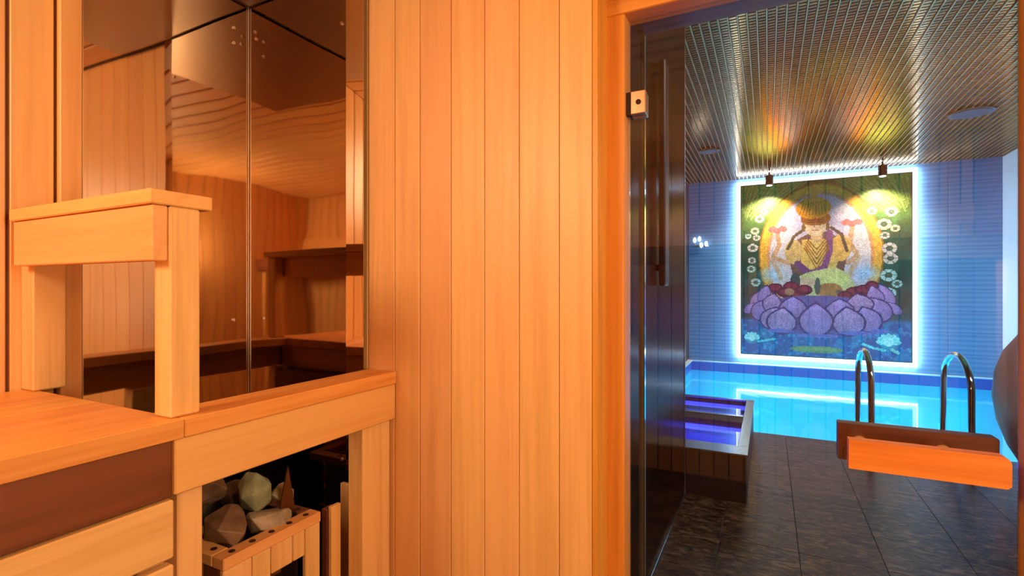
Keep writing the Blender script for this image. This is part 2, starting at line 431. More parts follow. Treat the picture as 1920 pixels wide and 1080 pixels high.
# ------------------------------------------------------------------ steel heat shields
def sheet(name, pts, z0, z1, m, label):
    """bent sheet: plan polyline extruded upward, 1.5 mm thick"""
    o = empty(name, (pts[0][0], pts[0][1], z0), label, 'steel sheet')
    bm = bmesh.new(); t = .0015
    P = [Vector((p[0] - pts[0][0], p[1] - pts[0][1], 0)) for p in pts]
    offs = []
    for i, p in enumerate(P):
        d = (P[min(i + 1, len(P) - 1)] - P[max(i - 1, 0)]).normalized()
        offs.append(Vector((-d.y, d.x, 0)) * t)
    vs = []
    for p, q in zip(P, offs):
        vs.append([bm.verts.new(p), bm.verts.new(p + q), bm.verts.new(p + q + Vector((0, 0, z1 - z0))), bm.verts.new(p + Vector((0, 0, z1 - z0)))])
    for a, b in zip(vs[:-1], vs[1:]):
        for k in range(4): bm.faces.new((a[k], a[(k + 1) % 4], b[(k + 1) % 4], b[k]))
    bm.faces.new(vs[0]); bm.faces.new(vs[-1][::-1])
    fin(bm, 'panel', m, o)
    return o
sl = sheet('heat_shield', [(XL + .010, 0.601), (XL + .010, 1.020)], 0.02, 2.14, M_STEEL, 'polished steel sheet on the side wall behind the corner post')
sf = sheet('heat_shield', [(XL + .012, 1.022), (-1.02, 1.022), (-0.965, 1.030)], 0.02, 2.14, M_STEEL, 'polished steel sheet beside the upright plank wall, bent at its edge')
box('edge_strip', XL + .001, XL + .014, .5985, .6005, .02, 2.14, M_RIVET, sl, 0)
def rivets(o, pts, n):
    for (x, y, z) in pts:
        bm = bmesh.new(); n_ = Vector(n); cyl(bm, Vector((x, y, z)), Vector((x, y, z)) + n_ * .003, .0045, 10)
        for v in bm.verts: v.co -= o.location
        fin(bm, 'rivet', M_RIVET, o)
box('corner_strip', XL + .0115, XL + .0145, 1.0175, 1.0205, .02, 2.14, M_RIVET, sf, 0)
rivets(sl, [(XL + .010, .9726, 2.055), (XL + .010, .9726, 2.010), (XL + .010, .972, 1.185)], (1, 0, 0))
rivets(sf, [(-1.389, 1.022, 2.057), (-1.385, 1.022, 2.035), (-1.035, 1.022, 2.0), (-1.035, 1.022, .813), (-1.03, 1.022, .727)], (0, -1, 0))
M_DULL = plain('dull_steel_sheet', (0.40, 0.32, 0.25), 0.3, 1.0)
bm = bmesh.new(); abox(bm, XL + .02, -.72, .35, YF - .035, ZC - .012, ZC - .010)
tag(fin(bm, 'ceiling_shield', M_DULL), 'dark steel sheet on the ceiling above the heater, seen reflected', 'steel sheet')

# ------------------------------------------------------------------ bench
FX = -0.872
be = empty('sauna_bench', (-1.15, -.4, 0), 'wide orange wooden bench with dark fascia along the side wall', 'bench')
n = 6; x0b, x1b = XL + .002, FX + .004
for i in range(n):
    a = x0b + (x1b - x0b) * i / n; b = x0b + (x1b - x0b) * (i + 1) / n
    box('seat_board', a + .0006, b - .0006, YB + .002, .508, 1.030, 1.062, W_BENCH['y'], be, .0012)
o = box('fascia', FX - .024, FX - .006, YB + .002, .494, .935, 1.0295, W_DARK['y'], be); o['label'] = 'dark brown fascia board'
z = .932
while z > .05:
    zz = max(z - .100, .01)
    box('front_board', FX - .022, FX, YB + .002, .494, zz + .004, z, W_PALE['y'], be, .003); z -= .106
box('bearer', XL + .002, FX - .03, .462, .492, .935, 1.0295, W_BENCH['x'], be)
box('bearer', XL + .002, FX - .03, -.40, -.36, .935, 1.0295, W_BENCH['x'], be)
for yy in (-1.3, -.4, .452): box('leg', FX - .066, FX - .024, yy, yy + .04, 0, .9345, W_PALE['z'], be)

ub = empty('upper_bench', (0, -1.05, 0), 'high wooden bench on the rear wall, seen only mirrored in the steel', 'bench')
for i in range(5):
    a = YB + .002 + i * .105
    box('seat_board', FX + .01, XR - .002, a, a + .1, 1.50, 1.53, W_BENCH['x'], ub)
box('fascia', FX + .01, XR - .002, YB + .53, YB + .548, 1.42, 1.53, W_DARK['x'], ub)
for xx in (FX + .02, -.1, XR - .06): box('leg', xx, xx + .04, YB + .46, YB + .50, 0, 1.499, W_RAIL['z'], ub)
box('backrest_board', FX + .01, XR - .002, YB + .001, YB + .02, 1.65, 1.75, W_RAIL['x'], ub)

# ------------------------------------------------------------------ guard rail round the heater
gr = empty('heater_guard', (-.9, .75, 0), 'wooden guard rail with post and caps enclosing the stove corner', 'guard rail')
box('rail_board', FX - .022, FX, .4945, 1.0485, .938, 1.0295, W_RAIL['y'], gr)
box('rail_cap', FX - .090, FX + .004, .509, 1.0485, 1.030, 1.062, W_BENCH['y'], gr)
box('corner_post', -.932, -.886, .4945, .5455, 1.0625, 1.4165, W_PALE['z'], gr, .003)
box('rail_board', -1.39, -.890, .4695, .4940, 1.325, 1.4165, W_RAIL['x'], gr, .002)
box('rail_cap', -1.392, -.884, .463, .566, 1.417, 1.441, W_RAIL['x'], gr, .002)
box('wall_post', XL + .001, -1.375, .4945, .553, 1.0625, 1.4165, W_PALE['z'], gr, .003)
box('leg', -.936, -.895, .512, .555, 0, .9375, W_PALE['z'], gr)
box('leg', -.936, -.888, .945, 1.045, 0, .9375, W_PALE['z'], gr)
box('brace', -1.37, -.936, .530, .552, .86, .93, W_DARK['x'], gr)

# ------------------------------------------------------------------ heater
HX0, HX1, HY0, HY1, HZ = -1.33, -.952, .631, .874, .747
he = empty('sauna_heater', ((HX0 + HX1) / 2, (HY0 + HY1) / 2, 0), 'box shaped sauna stove clad in wooden slats, full of stones', 'stove')
def hbox(nm, x0, x1, y0, y1, z0, z1, m, bev=.002): return box(nm, x0, x1, y0, y1, z0, z1, m, he, bev)
fr = []
fr.append(hbox('top_frame', HX1 - .036, HX1, HY0, HY1, HZ - .024, HZ, W_RAIL['y']))
fr.append(hbox('top_frame', HX0, HX1 - .0365, HY0, HY0 + .036, HZ - .024, HZ, W_RAIL['x']))
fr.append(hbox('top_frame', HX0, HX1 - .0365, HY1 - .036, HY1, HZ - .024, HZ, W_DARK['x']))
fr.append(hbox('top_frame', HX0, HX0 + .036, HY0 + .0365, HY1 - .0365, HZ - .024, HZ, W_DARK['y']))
def hole(x, y, par):
    bm = bmesh.new(); cyl(bm, (0, 0, -.002), (0, 0, .0012), .0065, 14)
    q = he.location + par.location
    fin(bm, 'bolt_hole', M_HOLE, par, (x - q.x, y - q.y, HZ - q.z))
for yy in (.660, .706, .752, .798, .844): hole(HX1 - .017, yy, fr[0])
for xx in (-1.01, -1.07, -1.13, -1.19): hole(xx, HY0 + .018, fr[1])
for xx in (-1.01, -1.06, -1.11, -1.16, -1.21): hole(xx, HY1 - .018, fr[2])
for a, b, z0 in ((.631, .6955, 0), (.6955, .740, 0), (.740, .796, .663), (.796, .830, .663), (.830, .874, 0)):
    hbox('slat', HX1 - .014, HX1 - .002, a + .001, b - .001, z0 if z0 else .01, HZ - .0245, W_PALE['z'])
hbox('opening_panel', HX1 - .10, HX1 - .09, .70, .86, .03, .70, W_DARK['z'])
hbox('opening_head', HX1 - .088, HX1 - .0145, .742, .828, .664, .676, W_RAIL['y'], .001)
k = 0; xa = HX0
while xa < HX1 - .03:
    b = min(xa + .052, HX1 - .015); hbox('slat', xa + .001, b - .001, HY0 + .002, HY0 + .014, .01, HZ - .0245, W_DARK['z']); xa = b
hbox('stone_tray', HX0 + .037, HX1 - .037, HY0 + .037, HY1 - .037, .58, .60, M_BASALT)
hbox('tray_side', HX0 + .037, HX1 - .037, HY1 - .040, HY1 - .0365, .60, HZ + .004, M_BASALT, 0)
hbox('tray_side', HX0 + .037, HX1 - .037, HY0 + .0365, HY0 + .040, .60, HZ + .004, M_BASALT, 0)
hbox('body', HX0 + .02, HX1 - .11, HY0 + .02, HY1 - .02, .01, .575, M_BASALT)
# upright pointed deflector plate at the far corner
bm = bmesh.new()
for (a, b, c) in (((0, -.042, 0), (0, .012, 0), (0, -.012, .128)),):
    A = [Vector(v) for v in (a, b, c)]
    f = [bm.verts.new(v) for v in A]; g = [bm.verts.new(v + Vector((-.004, .0, 0))) for v in A]
    bm.faces.new(f); bm.faces.new(g[::-1])
    for i in range(3): bm.faces.new((f[i], g[i], g[(i + 1) % 3], f[(i + 1) % 3]))
q = he.location
fin(bm, 'deflector_plate', M_HEATMETAL, he, (HX1 - .050 - q.x, HY1 - .040 - q.y, HZ - .012))
gs = empty('slatted_screen', (-.955, .95, 0), 'narrow upright wooden screen slats between stove and plank wall', 'screen')
box('slat', -1.01, -.9375, .9905, 1.003, .01, .765, W_PALE['z'], gs)
box('slat', -.962, -.950, .905, .9355, .01, .745, W_RAIL['z'], gs)
box('slat', -.985, -.9645, .905, .9355, .01, .735, W_DARK['z'], gs)

# stones
def stone(c, r, m, label, seed, flat=1.0, npt=18):
    rnd = random.Random(seed)
    bm = bmesh.new()
    for i in range(npt):
        v = Vector((rnd.gauss(0, 1), rnd.gauss(0, 1), rnd.gauss(0, 1))).normalized() * rnd.uniform(.82, 1.0)
        bm.verts.new((v.x * r[0], v.y * r[1], v.z * r[2]))
    res = bmesh.ops.convex_hull(bm, input=bm.verts)
    bmesh.ops.delete(bm, geom=[g for g in res['geom_interior'] if isinstance(g, bmesh.types.BMVert)], context='VERTS')
    bmesh.ops.dissolve_limit(bm, angle_limit=.25, verts=bm.verts, edges=bm.edges)
    bmesh.ops.bevel(bm, geom=list(bm.edges), offset=min(r) * .035, segments=1, affect='EDGES', clamp_overlap=True)
    o = fin(bm, 'stone', m, None, c, (0, 0, rnd.uniform(-.3, .3)))
    return tag(o, label, 'stone', 'stones heaped on the sauna stove')
stone((-1.035, .692, .765), (.064, .052, .052), ST_BROWN, 'large brown grey stone nearest the corner post on the stove', 3)
stone((-1.060, .775, .810), (.046, .046, .056), ST_GREEN, 'large pale green stone standing highest on the stove', 8)
stone((-1.012, .778, .755), (.036, .064, .038), ST_TAN, 'long flat tan stone along the slatted edge of the stove', 12)
stone((-1.040, .835, .775), (.034, .034, .040), ST_TAN, 'rounded light grey stone next to the pointed metal plate', 5)
stone((-1.125, .705, .820), (.055, .045, .040), ST_BROWN, 'dull brown stone half hidden under the rail behind the others', 21)
stone((-1.150, .800, .770), (.045, .045, .050), ST_DARK, 'blackish stone in the gap at the back of the heap', 31)
stone((-1.100, .745, .705), (.050, .050, .045), ST_DARK, 'dark stone low in the middle of the heap', 41)
stone((-1.230, .750, .745), (.050, .070, .050), ST_DARK, 'dark stone by the steel sheet at the far side of the heap', 51)
stone((-1.02, .735, .680), (.045, .050, .035), ST_BROWN, 'brown stone low beside the inner wall of the stove', 61)

# ================================================================== POOL HALL
PXL, PXR, PY0, PY1, PZ = -1.27, 2.94, 1.35, 9.45, 3.13
EDGE = 5.0
WZ = -.17
pw = empty('wall_pool_end', (0, PY1, 0), 'blue ribbed tile wall behind the mosaic picture at the pool end', 'wall', kind='structure')
box('backing', PXL - .1, PXR + .1, PY1 + .012, PY1 + .12, 0, PZ + .1, plain('blue_grout', (0.05, 0.13, 0.30), .8), pw, 0)
tw, th = .60, .313
bm = bmesh.new(); abox(bm, -tw / 2 + .0015, tw / 2 - .0015, 0, .013, .0015, th - .0015, .0012)
me_t = bpy.data.meshes.new('tile'); bmesh.ops.recalc_face_normals(bm, faces=bm.faces); bm.to_mesh(me_t); bm.free(); me_t.materials.append(M_WALLTILE)
for r in range(10):
    x = PXR - tw / 2
    while x > PXL - tw / 2 + .02:
        link('tile', me_t, None, pw, (x, 0, r * th + .0)); x -= tw
wpl = tag(box('wall_pool_left', PXL - .1, PXL, PY0, PY1, 0, PZ + .1, M_DARKTILE, None, 0), 'dark glazed wall behind the smoked glass screen', 'wall', kind='structure')
wpr = tag(box('wall_pool_right', PXR, PXR + .1, PY0, PY1, 0, PZ + .1, M_WHITE, None, 0), 'pale bluish white wall at the edge of the pool', 'wall', kind='structure')

# deck floor of slate tiles
fp = empty('floor_pool', (0, PY0, 0), 'dark brown slate tiled deck in front of the pool', 'floor', kind='structure')
box('screed', PXL, PXR, PY0, EDGE - .012, -.1, -.004, M_GROUT, fp, 0)
ts = .36
nx = int(math.ceil((PXR - PXL) / ts)); ny = int(round((EDGE - PY0) / ts)); tsy = (EDGE - PY0) / ny; tsx = (PXR - PXL) / nx
bm = bmesh.new(); abox(bm, -tsx / 2 + .0012, tsx / 2 - .0012, -tsy / 2 + .0012, tsy / 2 - .0012, -.012, 0, .001)
me_f = bpy.data.meshes.new('tile'); bmesh.ops.recalc_face_normals(bm, faces=bm.faces); bm.to_mesh(me_f); bm.free(); me_f.materials.append(M_SLATE)
for i in range(nx):
    for j in range(ny):
        link('tile', me_f, None, fp, (PXL + (i + .5) * tsx, (j + .5) * tsy, 0))

# pool basin
po = empty('pool_basin', (.83, 7.2, -1.4), 'swimming pool basin of turquoise mosaic lit from under the water', 'pool', kind='structure')
D = -1.35
box('basin_floor', PXL, PXR, EDGE, PY1 + .1, D - .05, D, M_SHELL, po, 0)
box('basin_wall', PXL - .1, PXL + .04, EDGE, PY1 + .1, D, WZ, M_SHELL, po, 0)
box('basin_wall', PXR - .02, PXR + .1, EDGE, PY1 + .1, D, WZ, M_SHELL, po, 0)
box('basin_wall', PXL, PXR, PY1 - .005, PY1 + .1, D, WZ, M_SHELL, po, 0)
box('basin_wall', PXL, PXR, EDGE - .011, EDGE + .02, D, -.013, M_SHELL, po, 0)
for nm, a in (('waterline_band', (PXL + .06, PXR - .02, PY1 - .005, PY1 + .1)), ('waterline_band', (PXR - .02, PXR + .1, EDGE, PY1 + .1)), ('waterline_band', (PXL - .1, PXL + .06, EDGE, PY1 + .1))):
    box(nm, a[0], a[1], a[2], a[3], WZ + .0005, -.012, M_BAND, po, 0)
box('coping', PXL, PXR, PY1 - .03, PY1, -.012, .010, M_COPING, po, .003)
box('coping', PXL - .0, PXL + .08, EDGE + .0, PY1 - .031, -.012, .006, M_COPING, po, .003)
bm = bmesh.new(); bmesh.ops.create_grid(bm, x_segments=2, y_segments=2, size=.5)
for v in bm.verts: v.co.x *= (PXR - PXL - .07); v.co.y *= (PY1 - EDGE - .03)
wt = fin(bm, 'water', M_WATER, None, ((PXL + PXR) / 2 + .01, (EDGE + PY1) / 2 + .01, WZ - .002))
tag(wt, 'clear turquoise pool water mirroring the lit picture', 'water', kind='stuff')

# lattice ceiling
cp = empty('ceiling_pool', (0, PY0, PZ), 'open cell metal lattice ceiling mirroring the picture over the pool', 'ceiling', kind='structure')
box('plenum', PXL, PXR, PY0, PY1, PZ + .03, PZ + .08, M_PLENUM, cp, 0)
def many_boxes(name, arr, m, parent):
    arr = np.asarray(arr); n_ = len(arr)
    c = np.array([[0, 0, 0], [1, 0, 0], [1, 1, 0], [0, 1, 0], [0, 0, 1], [1, 0, 1], [1, 1, 1], [0, 1, 1]], float)
    lo = arr[:, None, 0::2]; hi_ = arr[:, None, 1::2]
    V = (lo + (hi_ - lo) * c[None]).reshape(-1, 3)
    F = np.array([[0, 3, 2, 1], [0, 1, 5, 4], [1, 2, 6, 5], [2, 3, 7, 6], [3, 0, 4, 7]])
    F = (F[None] + (np.arange(n_) * 8)[:, None, None]).reshape(-1, 4)
    me = bpy.data.meshes.new(name); me.from_pydata(V.tolist(), [], F.tolist()); me.update()
    return link(name, me, m, parent)
cw, rw = .060, .042
nx = int((PXR - PXL) / cw); cwx = (PXR - PXL) / nx; ny = int((PY1 - PY0) / rw)
pl_, rl_ = [], []
for i in range(nx + 1):
    xx = PXL + i * cwx; rl_.append((xx - .004, xx + .004, 0, PY1 - PY0, -.010, .020))
    if i == nx: break
    for j in range(ny):
        y0 = j * rw + (rw / 2 if i % 2 else 0)
        pl_.append((xx + .008, xx + cwx - .008, y0 + .008, min(y0 + rw - .008, PY1 - PY0), 0, .012))
a = many_boxes('cell_plates', pl_, M_CEIL_PLATE, cp); a['kind'] = 'stuff'; a['label'] = 'glossy bronze cell plates'
a = many_boxes('lattice_rails', rl_, M_CEIL_RAIL, cp); a['kind'] = 'stuff'; a['label'] = 'thin silvery lattice rails'

# round lamps in the lattice ceiling
def disc_lamp(x, y, r, label):
    o = empty('ceiling_lamp', (x, y, PZ - .012), label, 'ceiling lamp')
    bm = bmesh.new(); cyl(bm, (0, 0, -.012), (0, 0, .002), r, 40, r); fin(bm, 'rim', M_STAINRIM, o)
    bm = bmesh.new(); cyl(bm, (0, 0, -.018), (0, 0, -.0121), r * .86, 40); fin(bm, 'diffuser', M_DISC, o)
disc_lamp(-.80 + .1, 7.25, .13, 'small round ceiling lamp near the smoked screen side')
disc_lamp(1.9, 6.9, .19, 'larger round ceiling lamp towards the white wall, teal tinted')
def picture_spot(x, y, label):
    o = empty('picture_spotlight', (x, y, PZ - .012), label, 'spotlight')
    bm = bmesh.new(); cyl(bm, (0, 0, -.06), (0, 0, .001), .012, 12); fin(bm, 'stem', M_BLACK, o)
    bm = bmesh.new(); cyl(bm, (0, -.01, -.21), (0, 0, -.055), .056, 20); fin(bm, 'lamp_head', M_BLACK, o)
    bm = bmesh.new(); cyl(bm, (0, -.0108, -.216), (0, -.0105, -.2105), .040, 20); fin(bm, 'lens', M_BULB, o)
picture_spot(SPOTS[0][0], SPOTS[0][1] + .0, 'black spotlight over the picture, on the smoked screen side')
picture_spot(SPOTS[1][0], SPOTS[1][1] + .0, 'black spotlight over the picture, on the white wall side')

# ------------------------------------------------------------------ mosaic picture
AX0, AX1, AZ0, AZ1 = -.40, 1.90, .18, 2.99
def paint(NX=200, NY=244):
    u, v = np.meshgrid((np.arange(NX) + .5) / NX, (np.arange(NY) + .5) / NY)      # v from the top
    rs = np.random.RandomState(4)
    I = np.zeros((NY, NX, 3))
    def smooth(n):
        g = rs.rand(n, n)
        yi = np.linspace(0, n - 1.001, NY); xi = np.linspace(0, n - 1.001, NX)
        y0 = yi.astype(int); x0 = xi.astype(int); fy = (yi - y0)[:, None]; fx = (xi - x0)[None]
        return (g[y0][:, x0] * (1 - fy) * (1 - fx) + g[y0 + 1][:, x0] * fy * (1 - fx) + g[y0][:, x0 + 1] * (1 - fy) * fx + g[y0 + 1][:, x0 + 1] * fy * fx)
    def C(*c): return np.array(c, float)
    def ap(mask, c, al=1.0):
        mm = (mask * al)[..., None]; I[:] = I * (1 - mm) + C(*c) * mm
    def ell(cx, cy, rx, ry, c, al=1.0, rot=0.0, soft=0.0):
        du = (u - cx); dv = (v - cy) * 1.22
        cr, sr = math.cos(rot), math.sin(rot)
        a_ = du * cr + dv * sr; b_ = -du * sr + dv * cr
        d_ = np.sqrt((a_ / rx) ** 2 + (b_ / (ry * 1.22)) ** 2)
        ap(np.clip((1 - d_) / soft, 0, 1) if soft else (d_ < 1).astype(float), c, al)
    def petal(cx, cy, rx, ry, c, edge, rot=0.0):
        du = (u - cx); dv = (v - cy) * 1.22; cr, sr = math.cos(rot), math.sin(rot)
        a_ = (du * cr + dv * sr) / rx; b_ = (-du * sr + dv * cr) / (ry * 1.22)
        def shape(k_):
            t = np.clip(b_ / k_, -1.25, 1)
            hw = np.where(t > 0, np.sqrt(np.clip(1 - t * t, 0, 1)), np.clip(1 - (np.abs(t) / 1.2) ** 1.9, 0, 1))
            return ((np.abs(a_) < hw * k_) & (np.abs(b_) < 1.25 * k_)).astype(float)
        ap(shape(1.0), edge); ap(shape(.87), c)
        ap(shape(.87) * np.clip(.5 - b_ * .6, 0, 1) * np.clip(1 - np.abs(a_), 0, 1), [min(255, k_ * 1.18 + 10) for k_ in c], .8)
        ap(shape(.8) * (np.abs(np.sin(a_ * 9)) < .16), edge, .25)
    def poly(pts, c, al=1.0):
        ins = np.zeros_like(u, bool); n_ = len(pts)
        for i in range(n_):
            x1, y1 = pts[i]; x2, y2 = pts[(i + 1) % n_]
            if y1 == y2: continue
            cond = ((y1 > v) != (y2 > v)) & (u < (x2 - x1) * (v - y1) / (y2 - y1) + x1)
            ins ^= cond
        ap(ins.astype(float), c, al)
    def line(pts, w_, c, al=1.0):
        for (x1, y1), (x2, y2) in zip(pts[:-1], pts[1:]):
            dx, dy = x2 - x1, (y2 - y1) * 1.22; L2 = dx * dx + dy * dy + 1e-9
            t = np.clip(((u - x1) * dx + (v - y1) * 1.22 * dy) / L2, 0, 1)
            d_ = np.hypot(u - x1 - t * dx, (v - y1) * 1.22 - t * dy)
            ap((d_ < w_).astype(float), c, al)
    n1, n2, n3 = smooth(9), smooth(24), smooth(60)
    # ground: foliage green to deep teal, water below
    g = C(44, 74, 40) * (1 - v[..., None]) + C(26, 66, 78) * v[..., None]
    I[:] = g * (.75 + .5 * n2[..., None])
    ap(np.clip(1 - v / .34, 0, 1) * np.clip(abs(u - .48) / .28, 0, 1), (150, 165, 60), .9)
    for k_ in range(16):
        x_ = .02 + .02 * k_; line([(x_ * 1.3, .0), (x_ * .4, .14 + .02 * (k_ % 4))], .006, (205, 205, 130), .35)
        line([(1 - x_ * 1.3, .0), (1 - x_ * .4, .14 + .02 * (k_ % 4))], .006, (200, 205, 110), .35)
    ap(np.clip((v - .775) / .03, 0, 1), (10, 92, 150)); ap(np.clip((v - .775) / .03, 0, 1) * (n2 > .55), (16, 128, 170), .8)
    ap(((v > .8) & (n3 > .72)).astype(float), (90, 180, 200), .4)
    # oval aureole
    ell(.485, .42, .372, .405, (150, 96, 36)); ell(.485, .42, .362, .395, (222, 154, 58))
    ell(.485, .43, .318, .365, (206, 132, 84)); ell(.485, .435, .300, .352, (204, 178, 176))
    ap(((((u - .485) / .30) ** 2 + ((v - .435) / .352) ** 2) < 1) * np.clip(n1 * 1.6 - .5, 0, 1), (168, 150, 186), .7)
    ell(.20, .53, .10, .06, (170, 196, 222), .8, 0, .8); ell(.76, .53, .10, .06, (160, 188, 224), .8, 0, .8)
    ell(.485, .12, .16, .06, (150, 132, 150), .7, 0, .7)
    # flower rings at both sides
    for (x_, y_, r_) in ((.12, .20, .030), (.09, .27, .028), (.10, .31, .024), (.045, .30, .02), (.075, .37, .034), (.07, .445, .026), (.065, .495, .028), (.095, .575, .032), (.15, .16, .022),
                         (.79, .19, .028), (.895, .20, .034), (.855, .265, .040), (.915, .29, .026), (.86, .325, .026), (.885, .395, .040), (.89, .45, .040), (.88, .54, .044), (.925, .585, .028), (.885, .635, .036)):
        cc = (226, 200, 150) if y_ < .3 else (176, 200, 190)
        if .3 < y_ < .46: cc = (200, 176, 168)
        ell(x_, y_, r_, r_ * .74, cc); ell(x_, y_, r_ * .48, r_ * .34, (60, 74, 58))
        for k_ in range(6):
            an = k_ * math.pi / 3; line([(x_, y_), (x_ + r_ * math.cos(an), y_ + r_ * .74 * math.sin(an))], .0022, (84, 98, 80), .8)
    # raised arms with pink flowers
    for s, fx, fy in ((-1, .235, .275), (1, .68, .255)):
        line([(.485 + s * .17, .47), (fx + s * .03, .43), (fx - s * .01, .36), (fx, fy + .02)], .014, (186, 132, 96), .9)
        line([(fx + s * .035, .44), (fx, .50), (fx - s * .02, .55)], .016, (190, 150, 120), .8)
        for d_ in (-.035, 0, .035): ell(fx + d_, fy - abs(d_) * .3, .026, .016, (208, 96, 92), 1, d_ * 14)
    # seated figure
    poly([(.30, .42), (.36, .33), (.44, .29), (.54, .29), (.61, .33), (.655, .42), (.63, .53), (.58, .60), (.38, .60), (.33, .53)], (116, 78, 70))
    poly([(.385, .33), (.565, .33), (.60, .46), (.56, .56), (.42, .56), (.38, .46)], (206, 156, 82))
    ell(.335, .40, .055, .070, (196, 150, 92)); ell(.615, .385, .060, .075, (206, 148, 78))
    line([(.30, .38), (.34, .31), (.39, .28)], .010, (84, 72, 52)); line([(.65, .40), (.62, .31), (.56, .27)], .010, (92, 66, 58))
    line([(.55, .30), (.55, .40), (.52, .49), (.44, .53)], .020, (128, 70, 110)); line([(.36, .47), (.42, .52), (.50, .53)], .022, (110, 62, 104))
    ell(.475, .40, .055, .10, (216, 170, 96), .8, 0, .5)
    for k_ in range(5): line([(.42 - .005 * k_, .33 + .012 * k_), (.475, .39 + .028 * k_), (.53 + .005 * k_, .33 + .012 * k_)], .004, (150, 92, 40))
    ell(.475, .315, .035, .035, (206, 152, 112))
    ell(.468, .245, .066, .072, (222, 176, 138)); ell(.468, .215, .090, .040, (150, 84, 34))
    ell(.455, .155, .105, .062, (214, 130, 34)); ell(.455, .150, .090, .045, (226, 148, 52)); ell(.46, .09, .020, .035, (196, 140, 60))
    for k_ in range(9): line([(.37 + .02 * k_, .19), (.40 + .014 * k_, .115)], .003, (168, 92, 26), .9)
    for s in (-1, 1):
        line([(.468 + s * .012, .236), (.468 + s * .042, .236)], .0045, (60, 34, 30)); line([(.468 + s * .010, .224), (.468 + s * .044, .222)], .003, (84, 48, 36))
        ell(.468 + s * .072, .265, .012, .024, (120, 84, 50))
    line([(.468, .24), (.463, .262)], .003, (170, 110, 84)); line([(.450, .281), (.487, .281)], .0045, (176, 66, 60)); ell(.468, .217, .006, .007, (190, 50, 40))
    # lap, legs and hands
    poly([(.33, .56), (.42, .52), (.58, .49), (.66, .53), (.70, .60), (.62, .65), (.40, .65), (.30, .62)], (196, 178, 120))
    ell(.57, .56, .085, .045, (206, 190, 118)); ell(.55, .62, .075, .040, (176, 112, 66)); ell(.40, .58, .075, .028, (206, 160, 130), 1, -.1)
    ell(.48, .60, .018, .05, (70, 82, 76)); line([(.60, .63), (.70, .64)], .012, (90, 90, 80)); ell(.455, .68, .03, .028, (208, 180, 120)); ell(.345, .57, .03, .05, (62, 72, 74))
    # cushion of maroon petals
    for (x_, y_, r_) in ((.22, .61, .05), (.29, .635, .06), (.36, .66, .055), (.40, .62, .05), (.32, .60, .05), (.70, .63, .06), (.75, .62, .06), (.64, .655, .045), (.79, .60, .04)):
        ell(x_, y_, r_, .030, (96, 22, 52)); ell(x_, y_ - .004, r_ * .7, .017, (138, 44, 66))
    ell(.31, .63, .03, .02, (176, 116, 84)); ell(.55, .69, .07, .022, (150, 148, 150), .8); ell(.56, .70, .03, .016, (60, 80, 74), .8)
    # lotus
    pc, pe = (168, 116, 166), (70, 52, 104)
    ell(.475, .765, .405, .115, (104, 84, 140))
    for (x_, y_, rx, ry, ro) in ((.10, .68, .040, .060, .5), (.87, .65, .040, .065, -.5), (.15, .65, .045, .055, .3), (.81, .66, .050, .060, -.3), (.055, .73, .03, .04, .8), (.91, .72, .03, .045, -.8),
                                (.13, .74, .065, .065, .5), (.83, .73, .070, .070, -.5), (.20, .70, .065, .055, .2), (.72, .70, .085, .055, -.2), (.33, .725, .09, .062, 0), (.61, .735, .09, .060, 0),
                                (.20, .79, .080, .066, .35), (.77, .785, .080, .070, -.35), (.26, .805, .100, .075, .12), (.66, .80, .100, .078, -.12), (.47, .795, .108, .092, 0)):
        petal(x_, y_, rx, ry, pc if (int(x_ * 100) % 2) else (182, 124, 164), pe, ro)
    for (x_, w2) in ((.25, .09), (.48, .12), (.70, .10), (.83, .05)): ell(x_, .880 - abs(x_ - .47) * .1, w2, .012, (122, 110, 180), .9)
    # lily pad and white blossoms on the water
    ell(.47, .957, .16, .020, (140, 146, 100)); ell(.47, .955, .12, .010, (168, 160, 108), .8)
    for (x_, y_, s) in ((.07, .905, 1.0), (.88, .90, 1.3)):
        ell(x_, y_, .055 * s, .040 * s, (70, 184, 190), .8, 0, .5)
        for k_ in range(7):
            an = -math.pi * k_ / 6; ell(x_ + .03 * s * math.cos(an), y_ + .018 * s * math.sin(an), .022 * s, .010 * s, (190, 232, 222), 1, an)
        ell(x_, y_, .022 * s, .018 * s, (240, 250, 235))
    line([(.11, .925), (.17, .915), (.22, .905)], .007, (90, 200, 200)); line([(.74, .915), (.80, .935), (.86, .945)], .008, (110, 210, 205)); line([(.90, .94), (.93, .955)], .010, (150, 205, 190))
    I[:] *= (.86 + .28 * rs.rand(NY, NX))[..., None]
    I[:] *= (.92 + .16 * n3)[..., None]
    s = np.clip(I, 0, 255) / 255
    return np.where(s <= .04045, s / 12.92, ((s + .055) / 1.055) ** 2.4)

art = empty('mosaic_picture', (.75, PY1 - .07, AZ0), 'large mosaic picture of a gold crowned figure seated on a lotus', 'picture')
P = paint(); NY, NX = P.shape[:2]
gx = np.linspace(AX0 - .75, AX1 - .75, NX + 1); gz = np.linspace(AZ1 - AZ0, 0, NY + 1)
GX, GZ = np.meshgrid(gx, gz)
V = np.stack([GX, np.full_like(GX, -.001), GZ], -1).reshape(-1, 3)
ii, jj = np.meshgrid(np.arange(NY), np.arange(NX), indexing='ij')
a_ = (ii * (NX + 1) + jj).ravel()
F = np.stack([a_, a_ + NX + 1, a_ + NX + 2, a_ + 1], 1)
me = bpy.data.meshes.new('mosaic'); me.from_pydata(V.tolist(), [], F.tolist()); me.update()
at = me.attributes.new('tessera', 'FLOAT_COLOR', 'FACE')
at.data.foreach_set('color', np.concatenate([P.reshape(-1, 3), np.ones((NX * NY, 1))], 1).astype(np.float32).ravel())
m, nt, N, L, b = newmat('glass_mosaic'); an = N.new('ShaderNodeAttribute'); an.attribute_name = 'tessera'
